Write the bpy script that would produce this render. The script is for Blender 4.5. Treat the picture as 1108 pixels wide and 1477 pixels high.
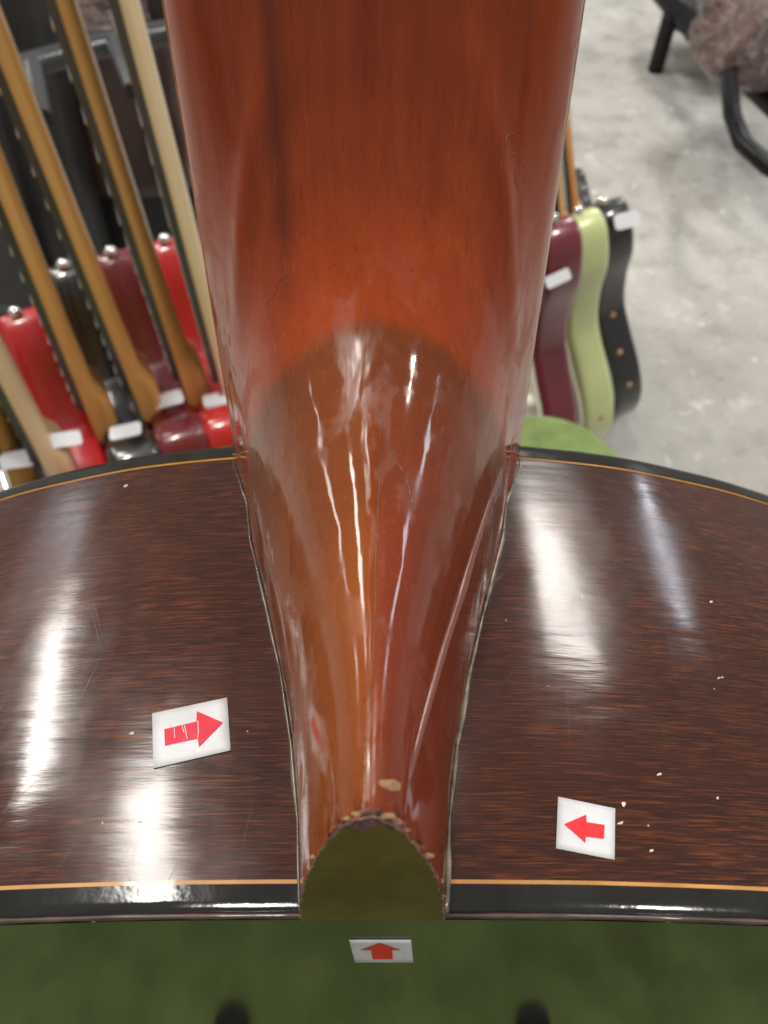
import bpy, bmesh, math, random
from mathutils import Vector, Matrix
from mathutils.bvhtree import BVHTree
random.seed(7)
for o in list(bpy.data.objects): bpy.data.objects.remove(o)
scn = bpy.context.scene
COL = scn.collection
R = math.radians
V = Vector

# ------------------------------------------------------------------ camera
F_PX = 1100.0; W_PX, H_PX = 1108.0, 1477.0
A_CAM = R(35.0)      # view axis, degrees off straight down
T_NECK = R(46.0)     # neck axis against the view axis
cu = V((0, math.cos(A_CAM), math.sin(A_CAM)))      # camera up
cw = V((0, -math.sin(A_CAM), math.cos(A_CAM)))     # towards the camera
cr = V((1, 0, 0))
gn = math.sin(T_NECK) * cu + math.cos(T_NECK) * cw   # guitar: neck direction
gb = -math.cos(T_NECK) * cu + math.sin(T_NECK) * cw  # guitar: towards its back
BENCH_Z = 0.44
O = V((0, 0, BENCH_Z + 0.006 + 0.488 * gn.z))        # neck joint, soundboard level
C = O + 0.00135 * cr - 0.0135 * cu + 0.152 * cw
cam = bpy.data.cameras.new('camera')
cam.sensor_fit = 'VERTICAL'; cam.sensor_height = 36.0; cam.sensor_width = 27.0
cam.lens = 36.0 * F_PX / H_PX
cam.clip_start = 0.004; cam.clip_end = 60
cam.dof.use_dof = True; cam.dof.focus_distance = 0.110; cam.dof.aperture_fstop = 30
camo = bpy.data.objects.new('camera', cam); COL.objects.link(camo)
camo.matrix_world = Matrix(((cr.x, cu.x, cw.x, C.x), (cr.y, cu.y, cw.y, C.y), (cr.z, cu.z, cw.z, C.z), (0, 0, 0, 1)))
scn.camera = camo

def ray(px, py):
    return cr * ((px - W_PX / 2) / F_PX) + cu * ((H_PX / 2 - py) / F_PX) - cw
def P(px, py, d):            # the point seen at that place in the photograph, d metres along the view axis
    return C + ray(px, py) * d
def on_z(px, py, z):
    r = ray(px, py); return C + r * ((z - C.z) / r.z)

# ------------------------------------------------------------------ world and ceiling lamps
w = bpy.data.worlds.new('World'); scn.world = w; w.use_nodes = True
bg = w.node_tree.nodes['Background']
bg.inputs[0].default_value = (1.0, 0.95, 0.88, 1); bg.inputs[1].default_value = 0.36
CEIL = 2.75
def lamp(name, x0, y0, x1, y1, width, power, col=(1, 0.96, 0.9)):   # a strip lamp under the ceiling between two points
    L = bpy.data.lights.new(name, 'AREA'); L.shape = 'RECTANGLE'
    a, b = V((x0, y0, CEIL)), V((x1, y1, CEIL))
    L.size = (b - a).length; L.size_y = width; L.energy = power; L.color = col
    o = bpy.data.objects.new(name, L); COL.objects.link(o)
    o.location = (a + b) / 2
    o.rotation_euler = (0, 0, math.atan2(y1 - y0, x1 - x0))
    return o
COOL = (.84, .90, 1.0)
LAMPS = [(-3.2, 3.4, -1.75, 1.6, .20, 46), (-6.0, 7.0, -4.2, 4.7, .16, 26, COOL), (-1.10, 1.50, -.72, .85, .22, 16),
         (1.33, 3.35, 1.08, 2.0, .36, 32), (3.95, 5.5, 2.6, 3.0, .15, 30, COOL), (5.2, 2.6, 3.9, 1.4, .6, 46, COOL), (-5.2, 2.6, -3.9, 1.4, .5, 42),
         (-.35, .05, -.35, .40, .14, 18), (.92, .15, .92, .45, .12, 16)]
for q in LAMPS: lamp('ceiling_lamp', *q)
scn.view_settings.view_transform = 'Standard'; scn.view_settings.look = 'None'
scn.view_settings.gamma = 1; scn.view_settings.exposure = 0.08
scn.cycles.use_denoising = True
scn.cycles.max_bounces = 8
scn.cycles.sample_clamp_indirect = 6

# ------------------------------------------------------------------ helpers
def link(name, me, mat=None, parent=None, label=None, cat=None, group=None, kind=None):
    o = bpy.data.objects.new(name, me); COL.objects.link(o)
    if mat is not None: me.materials.append(mat)
    if parent is not None: o.parent = parent
    tag(o, label, cat, group, kind); return o
def tag(o, label=None, cat=None, group=None, kind=None):
    for k, v in (('label', label), ('category', cat), ('group', group), ('kind', kind)):
        if v: o[k] = v
    return o
def empty(name, mat4, label=None, cat=None, group=None):
    o = bpy.data.objects.new(name, None); COL.objects.link(o); o.matrix_world = mat4
    o.empty_display_size = .02
    return tag(o, label, cat, group)
def mesh_of(bm, smooth=True, angle=None):
    bmesh.ops.recalc_face_normals(bm, faces=bm.faces)
    for f in bm.faces: f.smooth = smooth
    if angle:
        for e in bm.edges:
            if len(e.link_faces) == 2 and e.calc_face_angle(0) > R(angle): e.smooth = False
    me = bpy.data.meshes.new('m'); bm.to_mesh(me); bm.free(); return me
def grid_mesh(rows, close=False, smooth=True):
    bm = bmesh.new(); vv = [[bm.verts.new(p) for p in r] for r in rows]
    for i in range(len(vv) - 1):
        n = len(vv[i])
        for j in range(n if close else n - 1):
            bm.faces.new((vv[i][j], vv[i][(j + 1) % n], vv[i + 1][(j + 1) % n], vv[i + 1][j]))
    return bm
def catmull(pts, n, closed=True):
    out = []; m = len(pts)
    for i in range(m if closed else m - 1):
        g = (lambda k: V(pts[k % m])) if closed else (lambda k: V(pts[max(0, min(m - 1, k))]))
        p0, p1, p2, p3 = g(i - 1), g(i), g(i + 1), g(i + 2)
        for k in range(n):
            t = k / n
            out.append(.5 * ((2 * p1) + (p2 - p0) * t + (2 * p0 - 5 * p1 + 4 * p2 - p3) * t * t + (3 * p1 - p0 - 3 * p2 + p3) * t ** 3))
    if not closed: out.append(V(pts[-1]))
    return out
def tube_bm(pts, rad, seg=10, cap=True, bm=None):
    bm = bm or bmesh.new(); pts = [V(p) for p in pts]; rings = []
    up = V((0.123, .31, .94)).normalized()
    for i, p in enumerate(pts):
        t = (pts[min(i + 1, len(pts) - 1)] - pts[max(i - 1, 0)]).normalized()
        s = t.cross(up).normalized(); q = s.cross(t)
        r = rad[i] if isinstance(rad, (list, tuple)) else rad
        rings.append([bm.verts.new(p + (s * math.cos(a) + q * math.sin(a)) * r) for a in [2 * math.pi * k / seg for k in range(seg)]])
    for i in range(len(rings) - 1):
        for k in range(seg):
            bm.faces.new((rings[i][k], rings[i][(k + 1) % seg], rings[i + 1][(k + 1) % seg], rings[i + 1][k]))
    if cap:
        bm.faces.new(rings[0][::-1]); bm.faces.new(rings[-1])
    return bm
def prism_bm(outline, x0, x1, bevel=0, seg=3):   # outline of (y, z) pairs, thickness along x
    bm = bmesh.new()
    a = [bm.verts.new((x0, p[0], p[1])) for p in outline]; b = [bm.verts.new((x1, p[0], p[1])) for p in outline]
    n = len(a); fa = bm.faces.new(a); fb = bm.faces.new(b[::-1])
    for i in range(n): bm.faces.new((a[i], b[i], b[(i + 1) % n], a[(i + 1) % n]))
    bmesh.ops.recalc_face_normals(bm, faces=bm.faces)
    if bevel:
        ed = list(set(list(fa.edges) + list(fb.edges)))
        bmesh.ops.bevel(bm, geom=ed, offset=bevel, segments=seg, affect='EDGES', profile=.5, clamp_overlap=True)
    return bm
def box_bm(sx, sy, sz, bevel=0, seg=2, c=(0, 0, 0)):
    bm = bmesh.new(); bmesh.ops.create_cube(bm, size=1)
    bmesh.ops.scale(bm, vec=(sx, sy, sz), verts=bm.verts)
    if bevel: bmesh.ops.bevel(bm, geom=list(bm.edges), offset=bevel, segments=seg, affect='EDGES', profile=.5)
    bmesh.ops.translate(bm, vec=c, verts=bm.verts); return bm
def sstep(a, b, x):
    t = max(0, min(1, (x - a) / (b - a))); return t * t * (3 - 2 * t)
def lerp_table(tab, x):
    if x <= tab[0][0]: return tab[0][1]
    for (a, va), (b, vb) in zip(tab, tab[1:]):
        if x <= b: return va + (vb - va) * (x - a) / (b - a)
    return tab[-1][1]

# ------------------------------------------------------------------ materials
class NT:
    def __init__(s, name):
        s.m = bpy.data.materials.new(name); s.m.use_nodes = True
        s.n = s.m.node_tree.nodes; s.l = s.m.node_tree.links
        s.b = s.n['Principled BSDF']; s.tc = s.n.new('ShaderNodeTexCoord')
    def new(s, t, **k):
        x = s.n.new(t)
        for a, v in k.items(): setattr(x, a, v)
        return x
    def set(s, node, i, v):
        if isinstance(v, bpy.types.NodeSocket): s.l.new(v, node.inputs[i])
        else: node.inputs[i].default_value = v
    def P(s, **k):
        for a, v in k.items(): s.set(s.b, a.replace('_', ' '), v)
    def noise(s, scale, detail=4, rough=.55, vec_scale=(1, 1, 1), dist=0, rot=(0, 0, 0), out='Fac', tex=False):
        mp = s.new('ShaderNodeMapping'); s.l.new(s.tc.outputs['Object'], mp.inputs[0])
        if tex: mp.vector_type = 'TEXTURE'; vec_scale = tuple(1 / v for v in vec_scale)
        mp.inputs['Scale'].default_value = vec_scale; mp.inputs['Rotation'].default_value = rot
        t = s.new('ShaderNodeTexNoise'); s.l.new(mp.outputs[0], t.inputs['Vector'])
        t.inputs['Scale'].default_value = scale; t.inputs['Detail'].default_value = detail
        t.inputs['Roughness'].default_value = rough; t.inputs['Distortion'].default_value = dist
        return t.outputs[out]
    def ramp(s, fac, stops, interp='LINEAR'):
        r = s.new('ShaderNodeValToRGB'); r.color_ramp.interpolation = interp
        while len(r.color_ramp.elements) < len(stops): r.color_ramp.elements.new(.5)
        for e, (p, c) in zip(r.color_ramp.elements, stops):
            e.position = p; e.color = (c, c, c, 1) if isinstance(c, (int, float)) else (*c, 1)
        s.l.new(fac, r.inputs[0]); return r.outputs[0]
    def mix(s, fac, a, b, mode='MIX'):
        x = s.new('ShaderNodeMix', data_type='RGBA', blend_type=mode)
        s.set(x, 0, fac); 
        for i, v in ((6, a), (7, b)):
            if isinstance(v, tuple): v = (*v, 1) if len(v) == 3 else v
            s.set(x, i, v)
        return x.outputs[2]
    def math(s, op, a, b=0.0, c=0.0):
        x = s.new('ShaderNodeMath', operation=op); s.set(x, 0, a); s.set(x, 1, b); s.set(x, 2, c); return x.outputs[0]
    def bump(s, h, strength, dist=.001, normal=None):
        x = s.new('ShaderNodeBump'); x.inputs['Strength'].default_value = strength; x.inputs['Distance'].default_value = dist
        s.l.new(h, x.inputs['Height'])
        if normal is not None: s.l.new(normal, x.inputs['Normal'])
        return x.outputs[0]
    def xyz(s):
        x = s.new('ShaderNodeSeparateXYZ'); s.l.new(s.tc.outputs['Object'], x.inputs[0]); return x.outputs
def plain(name, col, rough=.5, metal=0, coat=0, spec=.5, coat_rough=.06, var=.12, vscale=30):
    t = NT(name)
    n = t.noise(vscale, 5)
    c = t.ramp(n, [(.3, tuple(v * (1 - var) for v in col)), (.7, tuple(min(1, v * (1 + var)) for v in col))])
    t.P(Base_Color=c, Roughness=t.ramp(t.noise(vscale * 2, 3), [(.3, max(0, rough * .85)), (.7, min(1, rough * 1.15))]), Metallic=metal)
    t.b.inputs['Coat Weight'].default_value = coat; t.b.inputs['Coat Roughness'].default_value = coat_rough
    t.b.inputs['Specular IOR Level'].default_value = spec
    return t.m

def mat_rib():
    t = NT('dark_mahogany')
    fib = t.noise(1, 4, .65, (150, 500, 4200), .10)            # fine pores along the rim
    fib2 = t.noise(1, 3, .6, (210, 1400, 6500), .1, (.02, .03, 0))
    broad = t.noise(1, 4, .6, (14, 40, 60), .6)
    patch = t.noise(38, 3, .6)
    base = t.ramp(broad, [(.25, (.032, .0105, .0075)), (.55, (.045, .0140, .0095)), (.8, (.058, .018, .011))])
    o1 = t.mix(t.ramp(fib, [(.49, 0), (.67, 1)]), base, (.17, .045, .014))
    dk = t.mix(t.ramp(fib2, [(.48, 0), (.64, .7)]), o1, (.013, .0048, .0035))
    col = t.mix(t.math('MULTIPLY', t.ramp(patch, [(.40, 0), (.7, 1)]), .55), dk, base)
    t.P(Base_Color=col, Roughness=.45, Coat_Weight=1.0, Coat_IOR=1.5)
    sm = t.noise(1, 4, .65, (45, 18, 22))
    scr = None
    for ang, sc_, th in ((.9, (40, 10, 2100), .735), (1.25, (50, 10, 1700), .735), (2.0, (36, 10, 2300), .735), (1.45, (30, 10, 2000), .73)):
        q = t.ramp(t.noise(1, 1, .5, sc_, .0, (0, ang, 0), tex=True), [(th - .03, 0), (th, 1)])
        q = t.math('MULTIPLY', q, t.ramp(t.noise(28 + 9 * ang, 2), [(.42, 0), (.58, 1)]))
        scr = q if scr is None else t.math('MAXIMUM', scr, q)
    rg = t.ramp(sm, [(.3, .07), (.75, .24)])
    t.P(Coat_Roughness=t.math('ADD', rg, t.math('MULTIPLY', scr, .06)))
    t.b.inputs['Specular IOR Level'].default_value = .0
    h1 = t.noise(1, 2, .5, (40, 60, 160), .3)
    h2 = t.noise(1, 3, .7, (90, 300, 900))
    t.P(Coat_Normal=t.bump(scr, .03, .00006, t.bump(h2, .14, .00010, t.bump(h1, .16, .0005))))
    t.P(Normal=t.bump(fib2, .3, .0001))
    return t.m
def mat_neck():
    t = NT('red_brown_lacquered_neck')
    x, y, z = t.xyz()[:3]
    st = t.noise(1, 5, .6, (170, 9, 120), .4)
    st2 = t.noise(1, 4, .6, (700, 16, 500), .2)
    cloud = t.noise(45, 5, .65)
    base = t.ramp(st, [(.25, (.245, .031, .0050)), (.5, (.315, .047, .0070)), (.78, (.365, .064, .010))])
    base = t.mix(t.ramp(st2, [(.36, .28), (.55, 0)]), base, (.17, .026, .005))
    # the dyed heel: a browner rounded zone that ends in an arc on the neck
    dx = t.math('DIVIDE', x, .0208); dy = t.math('DIVIDE', t.math('SUBTRACT', y, .010), .0355)
    r2 = t.math('SQRT', t.math('ADD', t.math('MULTIPLY', dx, dx), t.math('MULTIPLY', dy, dy)))
    r2 = t.math('ADD', r2, t.math('MULTIPLY', t.math('SUBTRACT', t.noise(70, 3), .5), .07))
    r2 = t.math('MULTIPLY', r2, .5)
    ring = t.ramp(r2, [(.49, 0), (.51, .6), (.56, .5), (.72, 0)])
    base = t.mix(ring, base, (.295, .042, .008))
    ln = t.math('ABSOLUTE', t.math('ADD', t.math('ADD', x, .0118), t.math('MULTIPLY', t.math('SUBTRACT', t.noise(30, 2), .5), .002)))
    dk = t.math('MULTIPLY', t.ramp(t.math('MULTIPLY', ln, 100.0), [(.03, .7), (.20, 0)]), t.ramp(t.math('MULTIPLY', y, 5.0), [(.21, 0), (.27, 1)]))
    base = t.mix(dk, base, (.11, .018, .006))
    heel = t.ramp(cloud, [(.25, (.105, .027, .008)), (.55, (.150, .040, .0110)), (.8, (.205, .056, .015))])
    heel = t.mix(t.ramp(t.noise(520, 4, .7), [(.45, .35), (.60, 0)]), heel, (.11, .026, .007))
    # bass side of the heel amber, treble side redder
    side = t.ramp(t.math('ADD', t.math('MULTIPLY', x, 70.0), .5), [(.40, (.29, .076, .014)), (.62, (.20, .026, .012))])
    deep = t.ramp(z, [(.030, 0), (.060, .75)]) 
    heel = t.mix(deep, heel, t.mix(t.ramp(cloud, [(.3, .45), (.6, 0)]), side, (.09, .022, .008)))
    hm = t.math('MAXIMUM', t.ramp(r2, [(.478, 1), (.504, 0)]), t.ramp(t.math('MULTIPLY', z, 10.0), [(.33, 0), (.47, 1)]))
    base = t.mix(t.math('MULTIPLY', hm, .92), base, heel)
    por = t.ramp(t.noise(1, 2, .6, (2400, 150, 1500), .1), [(.61, 0), (.70, .30)])
    base = t.mix(por, base, (.075, .014, .004))
    por2 = t.ramp(t.noise(1, 2, .6, (1900, 110, 1100), .1), [(.62, 0), (.70, .22)])
    base = t.mix(por2, base, (.42, .10, .02))
    t.P(Base_Color=base, Roughness=.42, Coat_Weight=1.0, Coat_IOR=1.40)
    t.b.inputs['Specular IOR Level'].default_value = .0
    t.P(Coat_Roughness=t.ramp(t.noise(1, 3, .6, (170, 80, 85), .5), [(.40, .07), (.50, .13), (.60, .38)]))
    h1 = t.noise(1, 2, .5, (120, 45, 60), .4); h2 = t.noise(1, 2, .5, (360, 60, 70), .3)
    h3 = t.noise(130, 2, .5)
    t.P(Coat_Normal=t.bump(h2, .30, .0003, t.bump(h3, .10, .0010, t.bump(h1, .16, .0008))))
    return t.m
def mat_black_gloss(name, col=(.010, .010, .009), cr_=(.02, .08), scratch=.12, bscale=220, coat=1.0, ior=1.5):
    t = NT(name)
    n = t.noise(bscale * .4, 5, .65)
    t.P(Base_Color=t.ramp(n, [(.3, tuple(v * .7 for v in col)), (.7, tuple(v * 1.6 for v in col))]), Roughness=.5, Coat_Weight=coat, Coat_IOR=ior)
    t.b.inputs['Specular IOR Level'].default_value = .0
    t.P(Coat_Roughness=t.ramp(t.noise(1, 4, .7, (60, 60, 60)), [(.35, cr_[0]), (.8, cr_[1])]))
    t.P(Coat_Normal=t.bump(t.noise(bscale, 3, .6), scratch, .0002))
    return t.m
def mat_gloss_paint(name, col, rough=.12):
    t = NT(name)
    t.P(Base_Color=t.ramp(t.noise(8, 3), [(.3, tuple(v * .9 for v in col)), (.7, col)]), Roughness=.35, Coat_Weight=1.0, Coat_Roughness=rough)
    return t.m
def mat_wood(name, c0, c1):
    t = NT(name)
    n = t.noise(1, 5, .6, (90, 90, 5), .6)
    t.P(Base_Color=t.ramp(n, [(.3, c0), (.7, c1)]), Roughness=.4, Coat_Weight=.6, Coat_Roughness=.15)
    return t.m
def mat_concrete():
    t = NT('concrete')
    a = t.noise(1.7, 8, .68); b = t.noise(11, 8, .72); c = t.noise(70, 6, .75); d = t.noise(26, 4, .6, dist=.8)
    col = t.ramp(a, [(.3, (.38, .365, .335)), (.5, (.49, .475, .44)), (.72, (.60, .59, .555))])
    col = t.mix(t.ramp(b, [(.37, .65), (.50, 0)]), col, (.31, .295, .265))
    col = t.mix(t.ramp(b, [(.57, 0), (.67, .65)]), col, (.72, .71, .68))
    col = t.mix(t.ramp(d, [(.64, 0), (.70, .8)]), col, (.80, .78, .74))
    col = t.mix(t.ramp(d, [(.27, .8), (.33, 0)]), col, (.16, .15, .14))
    col = t.mix(t.ramp(c, [(.30, .6), (.40, 0)]), col, (.17, .16, .15))
    t.P(Base_Color=col, Roughness=t.ramp(b, [(.3, .45), (.7, .7)]), Normal=t.bump(c, .3, .004, t.bump(b, .3, .012)))
    return t.m
def mat_carpet():
    t = NT('green_carpet')
    n = t.noise(900, 3, .7); m = t.noise(16, 5, .65)
    col = t.ramp(n, [(.3, (.16, .235, .055)), (.7, (.31, .42, .130))])
    col = t.mix(t.ramp(m, [(.36, .9), (.60, 0)]), col, (.12, .185, .04))
    t.P(Base_Color=col, Roughness=.95, Sheen_Weight=.3, Normal=t.bump(n, .8, .002))
    t.b.inputs['Specular IOR Level'].default_value = .1
    return t.m
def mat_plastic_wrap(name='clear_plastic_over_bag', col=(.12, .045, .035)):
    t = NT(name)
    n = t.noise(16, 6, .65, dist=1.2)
    col = t.ramp(n, [(.40, tuple(v * .5 for v in col)), (.60, col), (.68, tuple(min(1, v * 2.0 + .08) for v in col)), (.76, (.5, .47, .45))])  # palest stop paints white glints of the film into the base colour
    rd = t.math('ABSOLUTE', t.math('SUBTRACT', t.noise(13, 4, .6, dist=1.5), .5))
    col = t.mix(t.ramp(rd, [(.0, .35), (.02, 0)]), col, (.62, .60, .58))  # whitish film creases, also painted in to read as glints
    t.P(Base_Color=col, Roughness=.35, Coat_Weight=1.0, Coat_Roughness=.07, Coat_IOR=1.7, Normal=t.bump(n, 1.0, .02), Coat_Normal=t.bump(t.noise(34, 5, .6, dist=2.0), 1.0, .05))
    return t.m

M = dict(
    rib=mat_rib(), neck=mat_neck(), binding=mat_black_gloss('black_binding', (.012, .012, .011), (.06, .2), .25, 260),
    back=mat_black_gloss('dark_glossy_back', (.006, .0035, .0022), (.035, .075), .035, 130, 1.0, 1.80),
    cap=mat_black_gloss('glossy_heel_cap', (.100, .062, .016), (.04, .16), .12, 150, .6, 1.42),
    line=plain('amber_purfling', (.46, .21, .040), .35, coat=.6, var=.25, vscale=90),
    rimw=plain('worn_dark_edge', (.055, .028, .022), .45, coat=.4, var=.6, vscale=200), worn=plain('worn_edge', (.16, .075, .055), .5, coat=.3, var=.5, vscale=300),
    raw=plain('bare_splintered_wood', (.30, .17, .085), .7, var=.4, vscale=500),
    spruce=mat_wood('spruce_top', (.5, .3, .12), (.62, .4, .18)),
    rosewood=mat_wood('rosewood_board', (.03, .016, .012), (.06, .032, .022)),
    greyboard=mat_wood('grey_rosewood', (.040, .034, .036), (.075, .066, .068)),  # greyer rosewood tone, default fretboard of the electric guitars
    copper=plain('copper_screw', (.55, .30, .18), .3, metal=.8, var=.1), nickel=plain('nickel', (.7, .68, .64), .22, metal=1, var=.05), chrome=plain('chrome', (.8, .8, .8), .1, metal=1, var=.03),
    maple=mat_wood('amber_maple', (.66, .32, .085), (.82, .45, .15)), pale=mat_wood('pale_maple', (.70, .50, .28), (.84, .66, .41)),
    orange=mat_wood('orange_maple', (.60, .24, .05), (.74, .33, .08)),
    red=mat_gloss_paint('bright_red_paint', (.56, .010, .016)), dred=mat_gloss_paint('dark_red_paint', (.16, .006, .014)),
    wine=mat_gloss_paint('wine_red_paint', (.15, .008, .020)), blk=mat_gloss_paint('black_paint', (.004, .004, .005), .06),
    lime=mat_gloss_paint('pale_green_paint', (.60, .68, .30), .25), cream=plain('cream_plastic', (.70, .68, .56), .35, coat=.4, var=.05),
    mint=plain('mint_plastic', (.62, .70, .60), .35, coat=.4, var=.05),
    paper=plain('sticker_paper', (.60, .61, .63), .6, var=.16, vscale=160, spec=.3), ink=plain('red_ink', (.60, .014, .045), .5, var=.15, vscale=500, spec=.4),
    ink2=plain('bright_red_ink', (.66, .012, .016), .5, var=.08, vscale=500, spec=.4),
    label=plain('price_label', (.74, .75, .80), .45, var=.04), rackm=mat_black_gloss('black_rack_coating', (.008, .0085, .010), (.2, .4), .2, 60, .5),
    foam=plain('grey_foam', (.10, .10, .095), .9, var=.2), rubber=plain('black_rubber', (.010, .010, .010), .6),
    bag=plain('black_gig_bag', (.012, .011, .011), .55, coat=.3, coat_rough=.3, var=.4, vscale=12), carpet=mat_carpet(), concrete=mat_concrete(),
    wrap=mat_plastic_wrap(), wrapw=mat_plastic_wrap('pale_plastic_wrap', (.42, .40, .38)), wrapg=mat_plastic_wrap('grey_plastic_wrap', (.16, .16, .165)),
    lacquer=None)
def mat_lacquer(name, col):
    t = NT(name)
    n = t.noise(350, 4, .6)
    t.P(Base_Color=t.ramp(n, [(.35, tuple(v * .25 for v in col)), (.65, col)]), Roughness=.25, Coat_Weight=1.0, Coat_Roughness=.08, Normal=t.bump(n, .5, .0004))
    return t.m
M['case'] = plain('dark_brown_case_film', (.028, .011, .008), .4, coat=.4, coat_rough=.2, var=.6, vscale=9)
M['edge'] = mat_gloss_paint('red_brown_lacquer_edge', (.16, .028, .010), .10)
M['tube'] = plain('grey_black_tube', (.035, .038, .042), .3, coat=.6, coat_rough=.2)
M['lacquer'] = mat_lacquer('amber_lacquer_bead', (.11, .08, .045)); M['lacquer2'] = mat_lacquer('pale_chipped_lacquer', (.30, .23, .16))

# ------------------------------------------------------------------ floor
bm = bmesh.new(); bmesh.ops.create_grid(bm, x_segments=2, y_segments=2, size=9)
link('floor', mesh_of(bm), M['concrete'], kind='structure', label='pale worn concrete floor', cat=None)

# ------------------------------------------------------------------ green bench under the guitar
def rounded_rect(x0, x1, y0, y1, r, n=8):
    pts = []
    for cx, cy, a0 in ((x1 - r, y1 - r, 0), (x0 + r, y1 - r, 90), (x0 + r, y0 + r, 180), (x1 - r, y0 + r, 270)):
        for k in range(n + 1):
            a = R(a0 + 90 * k / n); pts.append((cx + r * math.cos(a), cy + r * math.sin(a)))
    return pts
corner = on_z(822, 604, BENCH_Z)
br = Matrix.Rotation(R(12), 4, 'Z')
bench = empty('carpeted_bench', Matrix.Translation((corner.x, corner.y, 0)) @ br, 'low bench with a bright green carpet top under the acoustic guitar', 'bench')
def slab(outl, z0, z1, bev):
    bm = prism_bm([(p[0], p[1]) for p in outl], z0, z1, bev, 4)      # x = height for now
    for v in bm.verts: v.co = V((v.co.y, v.co.z, v.co.x))
    return bm
ol = rounded_rect(-.78, .035, -1.02, .02, .085)
link('carpet_top', mesh_of(slab(ol, BENCH_Z - .035, BENCH_Z, .012), True, 60), M['carpet'], bench)
link('frame', mesh_of(slab(rounded_rect(-.75, .005, -.99, -.01, .07), BENCH_Z - .075, BENCH_Z - .036, .004), True, 40), M['rackm'], bench)
for lx in (-.70, -.04):
    for ly in (-.95, -.06):
        link('leg', mesh_of(box_bm(.04, .04, BENCH_Z - .076, .004, 2, (lx, ly, (BENCH_Z - .076) / 2)), True, 40), M['rackm'], bench)

# ------------------------------------------------------------------ the acoustic guitar
G = Matrix(((cr.x, gn.x, gb.x, O.x), (cr.y, gn.y, gb.y, O.y), (cr.z, gn.z, gb.z, O.z), (0, 0, 0, 1)))
guitar = empty('acoustic_guitar', G, 'acoustic guitar seen from its heel, dark glossy sides and red-brown neck', 'guitar')
Gi = G.inverted()
mm = .001
D0 = 87.4
half = [(0, 0), (16, -.3), (29, -1.0), (47, -3.5), (62, -7.2), (76, -11.6), (93, -19.0), (111, -32), (127, -52), (137, -80), (141, -112), (134, -155), (122, -195), (119, -225),
        (128, -270), (148, -318), (168, -362), (178, -405), (170, -443), (142, -470), (96, -483), (48, -487.5), (0, -488)]
hp = catmull([(a, b, 0) for a, b in half], 8, closed=False)
def depth_at(n): return D0 + 15.0 * (-n / 488.0)
def rib_pt(p, fB, out=0.0):      # p on the outline, fB 0 at soundboard .. 1 at the back
    k = 1 - .42 * fB * sstep(-70, -5, p.y)
    return V((p.x, p.y * k, depth_at(p.y) * fB))
def outline_normals(pts):
    ns = []
    for i in range(len(pts)):
        t = pts[min(i + 1, len(pts) - 1)] - pts[max(i - 1, 0)]
        ns.append(V((-t.y, t.x, 0)).normalized())
    return ns
def strip(sx, f0, f1, nB, proud, depth_mm=None, round_edge=0):
    rows = []
    ns = outline_normals(hp)
    for j in range(nB + 1):
        row = []
        for i, p in enumerate(hp):
            d = depth_at(p.y)
            b0, b1 = f0, f1
            Bv = (b0 + (b1 - b0) * j / nB)         # mm from soundboard; values above 50 measured from the back
            Bv = Bv if Bv < 50 else d - (D0 - Bv)
            q = rib_pt(p, Bv / d); q.z = Bv
            pr = proud
            if round_edge:
                u = j / nB
                if round_edge > 0: e = max(0, (u - .62) / .38)
                else: e = max(0, (.38 - u) / .38)
                pr -= .6 * e * e
            n = ns[i]
            n = n if n.y > 0 or abs(p.x) > 5 else n
            q = q - V((n.x * -1, n.y * -1, 0)) * 0 + V((n.x, n.y, 0)) * pr * SGN
            row.append(V((q.x * sx, q.y, q.z)) * mm)
        rows.append(row)
    return rows
# outward normal test
_n = outline_normals(hp)[4]; SGN = 1 if _n.y > 0 else -1
for sx, nm in ((-1, 'left'), (1, 'right')):
    link('side_panel', mesh_of(grid_mesh(strip(sx, 3.5, D0 - 4.05, 14, 0))), M['rib'], guitar)
    link('top_binding', mesh_of(grid_mesh(strip(sx, -1.2, 3.0, 6, .25, round_edge=-1))), M['binding'], guitar)
    link('top_purfling', mesh_of(grid_mesh(strip(sx, 3.0, 3.55, 1, .10))), M['line'], guitar)
    link('back_binding', mesh_of(grid_mesh(strip(sx, D0 - 3.6, D0, 6, .16, round_edge=1))), M['binding'], guitar)
    link('back_purfling', mesh_of(grid_mesh(strip(sx, D0 - 4.1, D0 - 3.6, 1, .08))), M['line'], guitar)
def plate(fB, z_off, inset, thick, dome=0):
    ns = outline_normals(hp); bm = bmesh.new()
    L = []
    for i, p in enumerate(hp):
        q = rib_pt(p, fB); n = ns[i] * SGN
        L.append(V((q.x, q.y, q.z + z_off)) - V((n.x, n.y, 0)) * inset)
    rows = []
    for q in L[1:-1]:
        row = []
        for k in range(13):
            u = k / 12 * 2 - 1
            row.append(V((q.x * u, q.y, q.z + dome * (1 - u * u) * sstep(0, -90, q.y))) * mm)
        rows.append(row)
    g = grid_mesh(rows)
    if thick:
        # rim wall
        top = []; 
        for sx in (-1, 1):
            a = [g.verts.new(V((q.x * sx, q.y, q.z)) * mm) for q in L]; b = [g.verts.new(V((q.x * sx, q.y, q.z - thick)) * mm) for q in L]
            for i in range(len(a) - 1): g.faces.new((a[i], a[i + 1], b[i + 1], b[i]))
    return g
link('soundboard', mesh_of(plate(0, -1.2, 1.0, 0), False), M['spruce'], guitar)
back = link('back_plate', mesh_of(plate(1, .30, .25, 0, 3.0)), M['back'], guitar)
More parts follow.
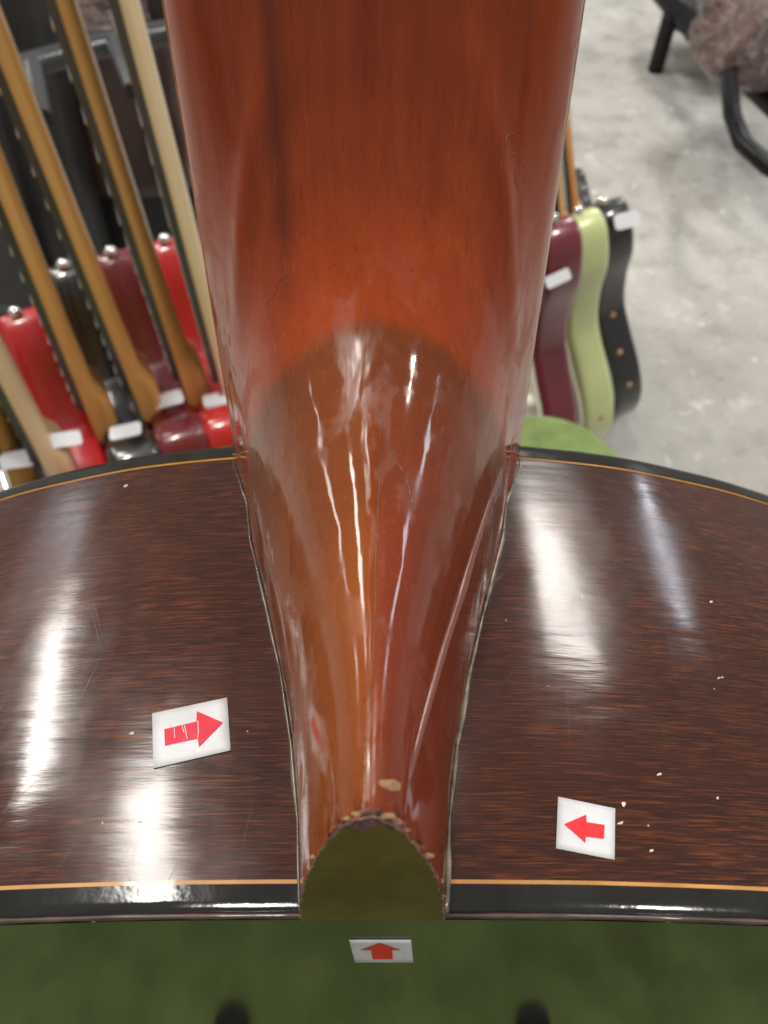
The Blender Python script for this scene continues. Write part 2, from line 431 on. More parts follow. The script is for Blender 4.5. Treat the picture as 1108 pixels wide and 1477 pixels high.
# worn thin edge of the back
rows = [[], []]
ns = outline_normals(hp)
full = [V((-p.x, p.y, 0)) for p in hp[::-1]][:-1] + [V(p) for p in hp]
rim = []
for p in full:
    q = rib_pt(V((abs(p.x), p.y, 0)), 1); rim.append(V((p.x, q.y + .35 - .0 * p.y, q.z + .05)) * mm)
link('back_edge', mesh_of(tube_bm(rim, [.00026 + .00010 * random.random() for _ in rim], 8)), M['rimw'], guitar)

# neck and heel: slices across the neck direction
HEEL_L = [(0, 26.4), (6, 25.7), (14, 24.1), (26, 21.8), (40, 17.6), (54, 13.7), (66, 11.0), (76, 9.4), (88, 8.2), (100, 7.1), (115, 5.2), (130, 2.6), (140, 0)]
VT = 140.0
Bmax_tab = [(0, 140), (5, 133), (12, 120), (20, 104), (27.5, 88), (29.8, 77), (31.8, 66), (34.2, 54), (38, 42), (42.5, 33), (49, 25.5), (57, 20.5), (68, 17.8), (80, 17.0), (330, 15.6)]
def neck_w(n): return 28.1 - 2.2 * n / 240.0
NN = [0, .6, 1.5, 3, 5, 7.5, 10, 13, 16, 19, 22, 24.5, 26, 27.5, 29, 30.5, 32, 34, 36, 38.5, 41, 44, 48, 52, 57, 62, 68, 76, 86, 100, 130, 180, 240, 300]
SEG = 96
INV = sorted([(b, n) for n, b in Bmax_tab if n < 85])
def heel_reach(b): return min(80.0, lerp_table(INV, b)) if b > 17.0 else 80.0
def half_width(b, n):            # half the width of neck and heel at depth b, n along the neck
    nb = 17.0 - 1.4 * max(0, n - 70) / 230
    wn = neck_w(n) * max(0, 1 - (b / nb) ** 2.25) ** .445 if b < nb else 0.0
    nc = heel_reach(b)
    wh = lerp_table(HEEL_L, b) * max(0, 1 - (n / nc) ** 1.75) ** (1 / (2.9 - 1.35 * sstep(30, 88, b))) if nc > 0 else 0.0
    wh *= sstep(-6, 6, b)
    p = 16 - 9.5 * sstep(6, 15, b)
    return (wn ** p + wh ** p) ** (1 / p)
def neck_slice(n):
    bx = lerp_table(Bmax_tab, n) if n < 80 else 17.0 - 1.4 * max(0, n - 70) / 230
    m = SEG // 2; right = []
    for j in range(m + 1):
        u = j / m
        b = bx * (.55 * u + .45 * (1 - (1 - u) ** 2))
        right.append((half_width(b, n) if j < m else 0.0, b))
    # even spacing along the curve
    L = [0]
    for p, q in zip(right, right[1:]): L.append(L[-1] + math.hypot(q[0] - p[0], q[1] - p[1]))
    ev = []; k = 0
    for j in range(m + 1):
        t = L[-1] * j / m
        while k < m - 1 and L[k + 1] < t: k += 1
        f = (t - L[k]) / max(1e-9, L[k + 1] - L[k]); f = min(1, f)
        ev.append((right[k][0] + (right[k + 1][0] - right[k][0]) * f, right[k][1] + (right[k + 1][1] - right[k][1]) * f))
    pts = [V((x, n, b)) for x, b in ev] + [V((-x, n, b)) for x, b in ev[-2::-1]]
    q = [p.copy() for p in pts]
    for j in range(2, SEG - 1): pts[j] = q[j] * .5 + (q[j - 1] + q[j + 1]) * .25
    return [p * mm for p in pts]
fineN = []
for a, b in zip(NN, NN[1:]):
    s_ = 3 if b <= 76 else 2
    for k in range(s_): fineN.append(a + (b - a) * k / s_)
fineN.append(NN[-1])
rows = [neck_slice(n) for n in fineN]
# smooth the slices along the neck
for _ in range(3):
    q = [[v.copy() for v in r] for r in rows]
    for i in range(2, len(rows) - 1):
        if fineN[i] > 80: continue
        for j in range(SEG + 1):
            y = rows[i][j].y
            nv = q[i][j] * .5 + (q[i - 1][j] + q[i + 1][j]) * .25
            rows[i][j] = V((nv.x, y, nv.z))
bm = grid_mesh(rows)
CAPZ = D0 + .45
res = bmesh.ops.bisect_plane(bm, geom=list(bm.verts) + list(bm.edges) + list(bm.faces), plane_co=(0, 0, CAPZ * mm), plane_no=(0, 0, 1), clear_outer=True)
edge_v = [e for e in res['geom_cut'] if isinstance(e, bmesh.types.BMVert)]
cap_out = sorted([v.co.copy() for v in edge_v], key=lambda c: math.atan2(c.y - .008, c.x))
for v in edge_v:
    if v.is_valid and v.co.y > .009:
        a_ = sstep(.009, .022, v.co.y)
        v.co += V((random.uniform(-.25, .25), random.uniform(-.5, .35) * a_, -random.uniform(0, 1.3) * a_)) * mm
neck = link('neck', mesh_of(bm), M['neck'], guitar)
bm = bmesh.new()
cap_pts = [c for c in cap_out if c.y > -.001]
cap_pts = sorted(cap_pts, key=lambda c: math.atan2(c.y + .002, c.x))
cap_in = []
for k, c in enumerate(cap_pts):
    lim = .0246 + .0007 * math.sin(c.x * 1900) + .0004 * math.sin(c.x * 5200 + 1) + .0006 * (c.x > .001) * math.sin(c.x * 800)
    cap_in.append(V((c.x, min(c.y, lim), c.z)))
vs = [bm.verts.new(c + V((0, 0, .00005))) for c in cap_in]; bm.faces.new(vs)
link('heel_cap', mesh_of(bm, False), M['cap'], neck)
in_ = [c + V((0, 0, .00002)) for c in cap_in]
out_ = []
for c in cap_pts:
    d_ = V((c.x, (c.y - .004) * .6, 0)); d_ = d_.normalized() if d_.length > 0 else V((0, 1, 0))
    a_ = sstep(.004, .016, c.y)
    out_.append(c + d_ * -.0002 * a_ + V((0, 0, -.0016)))
link('break_face', mesh_of(grid_mesh([in_, out_])), M['worn'], neck)
# splintered rim round the cap
rimp = [c + V((random.uniform(-.15, .15), random.uniform(-.2, .25), random.uniform(-.1, .05))) * mm for c in cap_pts]
link('cap_edge', mesh_of(tube_bm(rimp, [random.uniform(.00006, .00020) for _ in rimp], 6)), M['worn'], neck)
link('fretboard', mesh_of(box_bm(.0545, .33, .006, .0006, 2, (0, .14, -.0031)), True, 40), M['rosewood'], guitar)
hs = [(-22, 300), (-24, 318), (-36, 340), (-36, 470), (36, 470), (36, 340), (24, 318), (22, 300)]
bm = prism_bm([(a * mm, b * mm) for a, b in hs], 0, .014, .001)
for v in bm.verts: v.co = V((v.co.y, v.co.z, v.co.x))
link('headstock', mesh_of(bm, True, 40), M['neck'], guitar)

dg = bpy.context.evaluated_depsgraph_get(); dg.update()
def bvh_of(objs):
    vs, fs = [], []
    for o in objs:
        k = len(vs); vs += [o.matrix_world @ v.co for v in o.data.vertices]; fs += [[k + i for i in p.vertices] for p in o.data.polygons]
    return BVHTree.FromPolygons(vs, fs)
GB = bvh_of([o for o in guitar.children_recursive if o.type == 'MESH'])
def hit(px, py, bvh=None):
    d = ray(px, py).normalized(); h = (bvh or GB).ray_cast(C, d)
    if h[0] is None: return None
    n = h[1] if h[1].dot(d) < 0 else -h[1]
    return h[0], n
def gl(px, py, off=0.0):         # guitar-local point on its surface at that place in the photograph
    h = hit(px, py)
    return None if h is None else Gi @ (h[0] + h[1] * off)

# glue / lacquer beads where the heel meets the sides
for sx, mat, rad in ((-1, 'lacquer', .26), (1, 'lacquer2', .36)):
    pts = []
    for k in range(60):
        b = 1.5 + 86.0 * k / 59
        wv = half_width(b, .5)
        x = sx * (wv + .30)
        h = [p for p in hp if p.x >= abs(x)][0]
        pts.append(V((x, h.y * (1 - .42 * b / D0) + .05, b)) * mm)
    rr = [rad * mm * (1 + .35 * math.sin(k * .33 + sx) + .25 * math.sin(k * .81 + 1) + .15 * random.uniform(-1, 1)) * (.5 + .5 * math.sin(min(1, k / 20) * 1.57)) for k in range(60)]
    link('lacquer_bead', mesh_of(tube_bm(pts, rr, 10)), M[mat], guitar)

# stickers
def sticker(corners, arrow, label, ink, creases=()):
    n = 7; rows = []
    for j in range(n + 1):
        r = []
        for i in range(n + 1):
            u, v = i / n, j / n
            px = (corners[0][0] * (1 - u) + corners[1][0] * u) * (1 - v) + (corners[3][0] * (1 - u) + corners[2][0] * u) * v
            py = (corners[0][1] * (1 - u) + corners[1][1] * u) * (1 - v) + (corners[3][1] * (1 - u) + corners[2][1] * u) * v
            r.append(gl(px, py, .00010))
        rows.append(r)
    bm = grid_mesh(rows)
    s = link('arrow_sticker', mesh_of(bm), M['paper'], guitar, label=label)
    md = s.modifiers.new('t', 'SOLIDIFY'); md.thickness = .00009; md.offset = 1
    bm = bmesh.new()
    av = [bm.verts.new(gl(x, y, .00026)) for x, y in arrow]
    bm.faces.new((av[0], av[1], av[2], av[5], av[6])); bm.faces.new((av[2], av[3], av[4], av[5]))
    link('arrow', mesh_of(bm, False), ink, s)
    for a, b, wd in creases:
        bm = bmesh.new(); bm.faces.new([bm.verts.new(gl(x, y, .00031)) for x, y in ((a[0] - wd, a[1]), (a[0] + wd, a[1]), (b[0] + wd, b[1]), (b[0] - wd, b[1]))])
        link('crease', mesh_of(bm, False), M['paper'], s)
sticker([(220, 1030), (328, 1007), (333, 1083), (222, 1109)],
        [(322.5, 1043.5), (287.8, 1079), (286, 1066.6), (238.7, 1077), (237.8, 1053), (283.8, 1042), (284.5, 1027)],
        'crinkled white sticker with a pink-red arrow pointing right', M['ink'],
        [((252, 1049), (253, 1066), .4), ((263, 1046.5), (266, 1058), .5), ((267, 1048), (271, 1068), .6), ((286, 1041), (287, 1058), .5), ((287, 1058), (285.5, 1066), .4)])
sticker([(804.7, 1150), (887, 1167), (886, 1241), (801.8, 1224.4)],
        [(813, 1190), (845, 1176), (845.7, 1187), (871.5, 1191), (870.6, 1211), (844.4, 1208), (844, 1217)],
        'white sticker with a bright red arrow pointing left', M['ink2'])
sticker([(504, 1354), (593, 1354), (596, 1386), (512, 1386)],
        [(547.8, 1357), (578, 1367.4), (565.5, 1367.4), (566.8, 1380.6), (537.7, 1380.6), (535.2, 1367.4), (520, 1367.4)],
        'white sticker with a red arrow pointing up at the heel cap', M['ink2'])

# cracks and chips on the finish
def surf_line(name, pts, wid, mat, parent, n=14, jit=.8, off=.00004):
    cp = catmull([(a, b, 0) for a, b in pts], n, closed=False)
    L = []
    for p in cp:
        q = gl(p.x + random.uniform(-jit, jit), p.y, off)
        if q: L.append(q)
    if len(L) < 2: return
    link(name, mesh_of(tube_bm(L, [wid * mm * random.uniform(.5, 1.2) for _ in L], 5)), mat, parent)
surf_line('crack', [(546, 592), (549, 660), (545, 740), (542, 830), (540, 920), (534, 1000), (530, 1060)], .045, M['lacquer'], neck)
surf_line('crack', [(530, 1060), (527, 1110), (524, 1165), (512, 1190)], .11, M['raw'], neck, jit=1.5)
surf_line('crack', [(546, 592), (560, 640), (585, 690), (598, 740)], .04, M['lacquer'], neck)
def highlight_ridge(pts, rad, off):  # ridge added along the heel facet so that it catches a highlight streak
    cp = catmull([(a, b, 0) for a, b in pts], 10, closed=False); L = []
    for p in cp:
        q = gl(p.x, p.y, off)
        if q: L.append(q)
    for _ in range(4): L = [L[0]] + [L[i] * .5 + (L[i - 1] + L[i + 1]) * .25 for i in range(1, len(L) - 1)] + [L[-1]]
    n = len(L)
    link('highlight_ridge', mesh_of(tube_bm(L, [rad * max(.05, math.sin(math.pi * min(1, max(0, i / (n - 1)))) ** .4) for i in range(n)], 14)), M['edge'], neck)
def chip(px, py, rx, ry, mat, parent, off=.00005, n=9, rot=0):
    bm = bmesh.new(); vs = []
    for k in range(n):
        a = 2 * math.pi * k / n; s = random.uniform(.6, 1.15)
        dx, dy = rx * s * math.cos(a), ry * s * math.sin(a)
        q = gl(px + dx * math.cos(rot) - dy * math.sin(rot), py + dx * math.sin(rot) + dy * math.cos(rot), off)
        if q is None: return
        vs.append(bm.verts.new(q))
    c = gl(px, py, off + .00009); cv = bm.verts.new(c)
    for k in range(n): bm.faces.new((vs[k], vs[(k + 1) % n], cv))
    link('chip', mesh_of(bm, False), mat, parent)
M['fleck'] = plain('pale_fleck', (.62, .54, .42), .5, var=.3, vscale=800)
for px, py, rx, ry in ((182, 701, 5, 2.5), (190, 1058, 5.5, 3), (839, 862, 3, 4), (951, 1117, 6, 2.5), (940, 1227, 5, 3), (1035, 1151, 3, 3), (1037, 978, 4, 2.5), (1042, 977, 2, 2),
                       (935, 1191, 2, 2), (1026, 868, 4, 2), (556, 1130, 0, 0), (812, 1160, 0, 0), (203, 1185, 5, 2), (148, 1187, 2, 3), (357, 1055, 1.5, 3), (790, 990, 1.5, 1), (900, 1160, 4, 6), (895, 1187, 6, 3), (1030, 994, 1.5, 1.5), (730, 895, 1.5, 2)):
    if rx: chip(px, py, rx * .75, ry * .75, M['fleck'], guitar, rot=-.3)
chip(562, 1131, 20, 8, M['raw'], neck, rot=.3)
def splinter(c, rad, mat):
    bm = bmesh.new(); bmesh.ops.create_icosphere(bm, subdivisions=2, radius=1)
    sc_ = V((rad * random.uniform(.8, 1.5), rad * random.uniform(.3, .6), rad * random.uniform(.3, .6)))
    for v in bm.verts: v.co = c + V((v.co.x * sc_.x, v.co.y * sc_.y, v.co.z * sc_.z)) * random.uniform(.7, 1.2)
    link('splinter', mesh_of(bm, False), mat, neck)
NC = len(cap_pts)
for f_, rad, mt in ((.47, .0009, 'raw'), (.50, .0011, 'worn'), (.53, .0010, 'raw'), (.56, .0008, 'raw'), (.44, .0008, 'worn'), (.30, .0009, 'raw'), (.33, .0007, 'worn'), (.72, .0006, 'raw'), (.80, .0006, 'raw'), (.14, .0005, 'raw'), (.40, .0006, 'worn'), (.60, .0006, 'worn'), (.07, .0005, 'raw')):
    splinter(cap_pts[int(f_ * (NC - 1))] + V((0, .0002, -.0005)), rad * .72, M[mt])
for cx_, cy_, ra, rb in ((738, 206, 9, 14), (751, 254, 8, 18)):
    surf_line('dent', [(cx_ + ra * math.cos(a_), cy_ + rb * math.sin(a_)) for a_ in [2 * math.pi * k / 9 for k in range(9)]], .030, M['lacquer2'], neck, 4, .5)
surf_line('dent', [(384, 440), (395, 425), (404, 404), (420, 396), (412, 412)], .03, M['lacquer2'], neck, 5, 1.2)
highlight_ridge([(728, 662), (708, 720), (690, 775), (672, 835), (655, 890), (638, 945), (620, 1010), (602, 1080), (588, 1140)], .00085, -.00030)
highlight_ridge([(356, 690), (372, 745), (388, 810), (404, 880), (418, 960), (432, 1030), (446, 1100)], .00055, -.00035)
# short amber ends of the purfling running onto the heel
surf_line('purfling_end', [(336, 656), (346, 655), (352, 652), (358, 652)], .16, M['line'], guitar, 6, .2)
surf_line('purfling_end', [(758, 659), (750, 657), (742, 652), (730, 651)], .16, M['line'], guitar, 6, .2)

# ------------------------------------------------------------------ electric guitars in the racks
S_OUT = [(0, 0), (75, 6), (132, 38), (158, 95), (152, 150), (126, 205), (112, 245), (118, 295), (134, 345), (128, 392), (104, 408), (82, 385), (66, 345), (48, 318), (30, 312),
         (-30, 312), (-50, 318), (-70, 338), (-92, 352), (-115, 345), (-122, 305), (-110, 255), (-112, 220), (-134, 170), (-158, 115), (-156, 60), (-122, 20), (-70, 3)]
T_OUT = [(0, 0), (80, 5), (138, 35), (160, 90), (150, 150), (122, 205), (108, 250), (118, 300), (134, 345), (120, 385), (80, 398), (45, 390), (30, 388), (-30, 320),
         (-52, 322), (-72, 350), (-98, 358), (-118, 330), (-114, 280), (-108, 240), (-125, 195), (-155, 130), (-158, 75), (-130, 25), (-75, 4)]
def offset(pts, d):
    out = []; n = len(pts)
    for i in range(n):
        t = (V(pts[(i + 1) % n]) - V(pts[i - 1])).normalized(); out.append(V(pts[i]) + V((-t.y, t.x, 0)) * d)
    return out
def neck_loft():
    rows = []
    for z, hw, th in ((300, 27.5, 24), (345, 27.5, 24), (362, 25, 16), (420, 24, 14.5), (560, 22, 13.5), (700, 20, 13), (742, 20, 13), (760, 22, 15), (775, 26, 14)):
        r = []; sq = 5 if z <= 345 else 2.3
        for k in range(15):
            a = math.pi * k / 14; c, s = math.cos(a), math.sin(a)
            r.append(V((25 - th * abs(s) ** (2 / sq), hw * math.copysign(abs(c) ** (2 / sq), c), z)) * mm)
        rows.append(r)
    bm = grid_mesh(rows, close=True)
    bm.faces.new([bm.verts[i] for i in range(15)] if False else [v for v in list(bm.verts)[:15]])
    return bm
def electric(heel_px, top_px, heel_z=None, depth=None, psi=30, ay=.06, body='red', neckm='maple', board='greyboard', guard=None, style='S', label='', group='', pins=True, flip=1, tags=(), knob='chrome', edge=9):
    if depth is None:
        r = ray(*heel_px); depth = (heel_z - C.z) / r.z
    Hp = P(*heel_px, depth)
    pn = ray(*heel_px).cross(ray(*top_px))
    ax = -(ay * pn.y + pn.z) / pn.x
    zax = V((ax, ay, 1)).normalized()
    m = V((-math.cos(R(psi)), -math.sin(R(psi)), 0)); m = (m - zax * m.dot(zax)).normalized()
    yax = zax.cross(m)
    org = Hp - zax * .318 - m * .016
    T = Matrix(((m.x, yax.x, zax.x, org.x), (m.y, yax.y, zax.y, org.y), (m.z, yax.z, zax.z, org.z), (0, 0, 0, 1)))
    g = empty('electric_guitar', T, label, 'guitar', group)
    out = S_OUT if style == 'S' else T_OUT
    pts = catmull([(a * flip, b, 0) for a, b in out], 5)
    if flip < 0: pts = pts[::-1]
    bo = link('body', mesh_of(prism_bm([(p.x * mm, p.y * mm) for p in pts], -.027, .020, edge * mm, 4), True, 50), M[body], g)
    nk = link('neck', mesh_of(neck_loft(), True, 60), M[neckm], g)
    bm = bmesh.new()
    ws = [(345, 28), (420, 26.4), (745, 21.2)]
    f = [bm.verts.new(V((25.2, s * w_, z)) * mm) for s, seq in ((1, ws), (-1, ws[::-1])) for z, w_ in seq]
    fc = bm.faces.new(f); ex = bmesh.ops.extrude_face_region(bm, geom=[fc])
    bmesh.ops.translate(bm, vec=(.006, 0, 0), verts=[v for v in ex['geom'] if isinstance(v, bmesh.types.BMVert)])
    fb = link('fretboard', mesh_of(bm, False), M[board], g)
    fr = bmesh.new(); 
    for k in range(1, 22):
        z = 98 + 648 * 2 ** (-k / 12)
        if z > 350:
            wz = lerp_table(ws, z) - .3
            one = box_bm(.0012, 2 * wz * mm, .0022, 0, 1, V((31.6, 0, z)) * mm)
            link('fret', mesh_of(one, False), M['nickel'], fb)
    fr.free()
    hsx = [(-24, 768), (-30, 790), (-34, 850), (-20, 930), (10, 945), (30, 930), (24, 860), (26, 790), (24, 768)]
    link('headstock', mesh_of(prism_bm([(a * mm, b * mm) for a, b in hsx], .008, .022, .002), True, 40), M[neckm], g)
    for k in range(6):
        bmq = bmesh.new(); bmesh.ops.create_cone(bmq, cap_ends=True, segments=12, radius1=.006, radius2=.005, depth=.02)
        bmesh.ops.rotate(bmq, cent=(0, 0, 0), matrix=Matrix.Rotation(R(90), 3, 'X'), verts=bmq.verts)
        bmesh.ops.translate(bmq, vec=V((14, -42, 795 + 22 * k)) * mm, verts=bmq.verts)
        link('tuning_peg', mesh_of(bmq), M['chrome'], g)
    if guard:
        gp = [q for q in offset([V(p) for p in pts], -7.0)]
        if max(q.x for q in gp) > max(p.x for p in pts): gp = [q for q in offset([V(p) for p in pts], 7.0)]
        link('pickguard', mesh_of(prism_bm([(p.x * mm, p.y * mm) for p in gp], .0201, .0262, .0008), True, 50), M[guard], g)
        for k, (sy, sz) in enumerate(((112, 235), (136, 182), (155, 130)) if body == 'blk' else ((157, 112),)):
            bmq = bmesh.new(); bmesh.ops.create_cone(bmq, cap_ends=True, segments=14, radius1=.0050, radius2=.0042, depth=.003)
            bmesh.ops.rotate(bmq, cent=(0, 0, 0), matrix=Matrix.Rotation(R(-90), 3, 'X'), verts=bmq.verts)
            bmesh.ops.translate(bmq, vec=V((-3 + 4 * (k % 2), sy + 1.5, sz)) * mm, verts=bmq.verts)
            link('rim_screw', mesh_of(bmq, True, 40), M['copper'], g)
    for z in (150, 205, 262):
        link('pickup', mesh_of(box_bm(.010, .078, .020, .003, 2, V((25, 0, z)) * mm), True, 40), M['cream'] if guard else M['chrome'], g)
    link('bridge', mesh_of(box_bm(.010, .078, .034, .002, 2, V((25, 0, 100)) * mm), True, 40), M['chrome'], g)
    for ky, kz in (((-95, 128), (-118, 92), (-128, 60)) if not guard else ((122, 170), (128, 95), (60, 90))):
        bmq = bmesh.new(); bmesh.ops.create_cone(bmq, cap_ends=True, segments=16, radius1=.0105, radius2=.009, depth=.014)
        bmesh.ops.rotate(bmq, cent=(0, 0, 0), matrix=Matrix.Rotation(R(90), 3, 'Y'), verts=bmq.verts)
        bmesh.ops.translate(bmq, vec=V((30, ky, kz)) * mm, verts=bmq.verts)
        link('knob', mesh_of(bmq, True, 40), M[knob], g)
    for py_, pz in ((104 * flip, 407), (0, -2)):
        bmq = bmesh.new(); bmesh.ops.create_uvsphere(bmq, u_segments=12, v_segments=8, radius=.0065)
        bmesh.ops.translate(bmq, vec=V((0, py_, pz + 4)) * mm, verts=bmq.verts)
        link('strap_pin', mesh_of(bmq), M['chrome'], g)
    bpy.context.view_layer.update()
    bv = bvh_of([bo, nk, fb])
    for tp in tags:
        (px, py), (wl, hl), rot = tp[:3]
        h = hit(px, py, bv)
        pos = h[0] if h else P(px, py, depth)
        up = (cu * math.cos(R(rot)) + cr * -math.sin(R(rot))); nrm = (h[1] if h else cw); nrm = (nrm * .35 + cw * .65).normalized()
        rt = up.cross(nrm).normalized(); up = nrm.cross(rt)
        dd = (pos - C).dot(-cw)
        sc = dd / F_PX
        ww, hh = wl * sc, hl * sc
        o_ = rounded_rect(-ww / 2, ww / 2, -hh / 2, hh / 2, hh * .25, 5)
        bmq = prism_bm(o_, 0, .0012)
        Mx = Matrix(((nrm.x, rt.x, up.x), (nrm.y, rt.y, up.y), (nrm.z, rt.z, up.z)))
        for v in bmq.verts: v.co = T.inverted() @ (pos + nrm * .010 + Mx @ v.co)
        link('price_label', mesh_of(bmq, False), M['label'], g)
    return g, T
LG = 'electric guitars in the rack on the left'
RG = 'electric guitars in the rack on the right'
HZ = .49
electric((20, 668), (-75, 330), HZ, psi=29.0, flip=-1, body='blk', neckm='maple', label='black electric guitar at the far left edge, amber neck', group=LG, tags=[((28, 661), (48, 24), 10)])
electric((82, 668), (0, 505), HZ, psi=27.0, flip=-1, body='red', neckm='pale', label='bright red electric guitar with pale maple neck, nearest the left edge', group=LG, tags=[((92, 640), (48, 22), 12)])
electric((140, 590), (0, 232), HZ, psi=25.0, flip=-1, body='blk', neckm='maple', label='black electric guitar with amber neck between bright red and dark red guitars', group=LG, tags=[((188, 630), (46, 22), 12)])
electric((208, 567), (0, 32), HZ, psi=23.0, flip=-1, body='dred', neckm='maple', label='dark red electric guitar with amber neck, left rack', group=LG, tags=[((246, 582), (46, 22), 15)])
electric((276, 548), (102, 0), HZ, psi=20.0, flip=-1, body='red', neckm='maple', label='bright red electric guitar with long horn and amber neck beside the acoustic neck', group=LG, tags=[((318, 582), (42, 20), 12)])
electric((332, 552), (192, 0), HZ, psi=17.0, flip=-1, body='red', neckm='pale', label='red electric guitar with pale maple neck right behind the acoustic neck', group=LG)
electric((718, 362), (716, 120), depth=.95, psi=20, body='wine', neckm='maple', board='rosewood', guard='cream', label='wine red electric guitar half hidden by the acoustic neck', group=RG, tags=[((800, 402), (38, 17), 25)], knob='cream')
electric((764, 352), (752, 160), depth=1.03, psi=20, body='lime', neckm='orange', board='rosewood', guard='cream', label='pale green electric guitar, middle one of the front three on the right', group=RG, knob='cream')
electric((806, 338), (794, 190), depth=1.11, psi=20, body='blk', neckm='maple', board='rosewood', guard='mint', label='black electric guitar with copper screws on its rim, outermost on the right', group=RG, tags=[((900, 320), (38, 22), 14)], knob='cream')

electric((830, 322), (815, 150), depth=1.27, psi=6, body='blk', neckm='orange', board='rosewood', label='black electric guitar standing behind the pale green one, only its orange neck and horn showing', group=RG)
# ------------------------------------------------------------------ left rack and what stands behind it
rack = empty('guitar_rack', Matrix.Translation(P(130, 120, 1.05)), 'black tubular guitar rack with short open-ended support tubes behind the necks', 'rack')
ri = rack.matrix_world.inverted()
def rpart(name, pts, rad, seg=14, par=None, mat='rackm', cap=True):
    pr = par or rack
    return link(name, mesh_of(tube_bm([rack.matrix_world.inverted() @ V(p) for p in pts], rad, seg, cap), True, 60), M[mat], pr)
rpart('crossbar', [P(-60, 122, 1.0), P(20, 100, 1.02), P(130, 70, 1.06), P(250, 45, 1.10), P(420, 10, 1.16)], .016, mat='tube')
for (a, b, d) in (((48, 92), (62, 172), .98), ((168, 62), (194, 132), 1.0)):
    p0, p1 = P(*a, d + .05), P(*b, d - .02)
    rpart('support_tube', [p0, p1], .0135, 16, mat='tube')
    ax_ = (p1 - p0).normalized()
    rpart('tube_mouth', [p1, p1 + ax_ * .0006], .0095, 16, mat='rubber')  # dark disc stands in for the shade inside the open tube end
for px in (-90, 430):
    b = P(px, 60, 1.08); rpart('upright', [V((b.x, b.y, 0.02)), V((b.x, b.y, b.z))], .016)
lo = P(200, 640, 1.0)
rpart('lower_rail', [V((-.85, .78, .16)), V((.0, .95, .16))], .03, mat='foam')

from mathutils import noise as mnoise
def soft_box(name, centre, size, rot, mat, label, cat, group=None, seed=0, lump=.02):
    rnd = random.Random(seed)
    bm = box_bm(*size, min(size) * .35, 4)
    bmesh.ops.subdivide_edges(bm, edges=bm.edges, cuts=2, use_grid_fill=True)
    for v in bm.verts:
        v.co += V((math.sin(v.co.z * 23 + seed) + math.sin(v.co.y * 31 + seed * 2), math.sin(v.co.x * 29 + seed), math.sin(v.co.x * 19 + v.co.y * 37))) * lump * .4
    if mat.startswith('wrap'):
        bmesh.ops.subdivide_edges(bm, edges=bm.edges, cuts=1, use_grid_fill=True)
        bm.normal_update()
        for v in bm.verts:
            t_ = mnoise.turbulence(v.co * 9 + V((seed, 0, 0)), 4, True)
            v.co += v.normal * (t_ - .8) * lump * 1.1
    o = link(name, mesh_of(bm), M[mat], None, label, cat, group)
    o.location = centre; o.rotation_euler = rot
    return o
BG = 'cases and bags behind the left rack'
soft_box('gig_bag', P(-20, 330, 1.50), (.52, .16, 1.05), (R(-8), 0, R(-20)), 'bag', 'black gig bag standing behind the leftmost necks', 'gig bag', BG, 1)
soft_box('gig_bag', P(235, 270, 1.62), (.36, .16, .95), (R(-8), 0, R(10)), 'bag', 'black gig bag standing close beside the acoustic neck', 'gig bag', BG, 2)
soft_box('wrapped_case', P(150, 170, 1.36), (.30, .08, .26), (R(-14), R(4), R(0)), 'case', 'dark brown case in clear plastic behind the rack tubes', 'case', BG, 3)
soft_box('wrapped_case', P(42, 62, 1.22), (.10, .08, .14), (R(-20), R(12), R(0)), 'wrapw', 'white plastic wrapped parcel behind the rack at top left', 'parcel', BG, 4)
soft_box('wrapped_case', P(160, 22, 1.30), (.15, .08, .10), (R(-20), R(-10), R(0)), 'wrap', 'brown bundle in crumpled clear plastic above the rack bar', 'parcel', BG, 5)

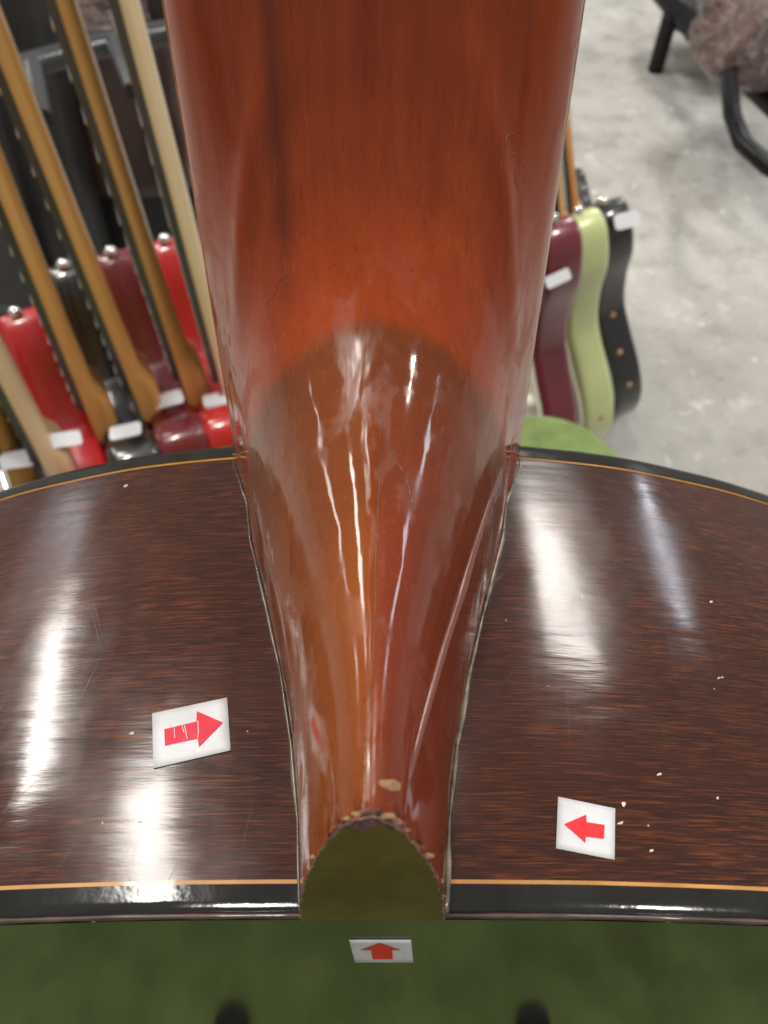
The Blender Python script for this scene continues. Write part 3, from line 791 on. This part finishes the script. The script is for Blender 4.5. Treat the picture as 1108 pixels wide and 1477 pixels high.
# ------------------------------------------------------------------ rack with wrapped bags at the top right
sh = empty('storage_rack', Matrix.Translation(P(1000, 60, 2.0)), 'low black rack on thin legs holding plastic wrapped bags', 'rack')
shi = sh.matrix_world.inverted()
def spart(name, pts, rad, seg=12, mat='rackm'):
    return link(name, mesh_of(tube_bm([shi @ V(p) for p in pts], rad, seg), True, 60), M[mat], sh)
f0 = on_z(945, 102, .0)
top_pt = P(968, 20, (f0 - C).dot(-cw) * .93)
spart('leg', [f0, top_pt], .021)
zt = top_pt.z
spart('rail', [on_z(950, -12, zt), on_z(975, 18, zt), on_z(1020, 62, zt), on_z(1120, 158, zt), on_z(1220, 250, zt)], .022)
spart('rail', [on_z(950, -12, zt), on_z(1250, -60, zt)], .022)
spart('bent_tube', [on_z(1050, 95, zt), P(1052, 120, 1.55), P(1056, 165, 1.5), P(1070, 205, 1.47), P(1108, 240, 1.44), P(1150, 262, 1.42)], .017)
for a in (1060, 1180):
    q = on_z(a, 30, zt); 
    link('deck', mesh_of(box_bm(.34, .30, .012, .003, 1, shi @ V((q.x + .1, q.y + .1, zt - .035))), True, 40), M['rackm'], sh)
PG = 'plastic wrapped bags on the right rack'
q = on_z(1085, 45, zt + .12)
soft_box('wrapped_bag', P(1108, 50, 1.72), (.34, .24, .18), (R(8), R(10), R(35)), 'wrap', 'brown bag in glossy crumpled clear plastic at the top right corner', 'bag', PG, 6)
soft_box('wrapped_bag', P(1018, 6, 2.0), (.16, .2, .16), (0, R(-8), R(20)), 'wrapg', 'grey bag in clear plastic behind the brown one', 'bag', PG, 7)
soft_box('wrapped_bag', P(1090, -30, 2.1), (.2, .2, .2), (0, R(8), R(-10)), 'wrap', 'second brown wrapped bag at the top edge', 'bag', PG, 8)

# ------------------------------------------------------------------ black rubber feet that show in the guitar's back
def mirror_floor(px, py, z):
    h = hit(px, py); d = ray(px, py).normalized(); r = d - 2 * d.dot(h[1]) * h[1]
    return h[0] + r * ((z - h[0].z) / r.z)
for px, lab in ((336, 'black rubber knob mirrored at the bottom of the guitar back, left one'), (768, 'black rubber knob mirrored at the bottom of the guitar back, right one')):
    q = mirror_floor(px, 1479, BENCH_Z)
    bm = bmesh.new(); prof = [(0.0, .008), (.011, .0078), (.0125, .006), (.013, 0)]
    seg = 20; rows = [[V((r_ * math.cos(2 * math.pi * k / seg), r_ * math.sin(2 * math.pi * k / seg), z_)) for k in range(seg)] for r_, z_ in prof if r_ > 0]
    bm = grid_mesh(rows, close=True); bm.faces.new(list(bm.verts)[:seg])
    o = link('rubber_foot', mesh_of(bm, True, 50), M['rubber'], None, lab, 'rubber foot', 'rubber feet on the green carpet'); o.location = (q.x, q.y, BENCH_Z)
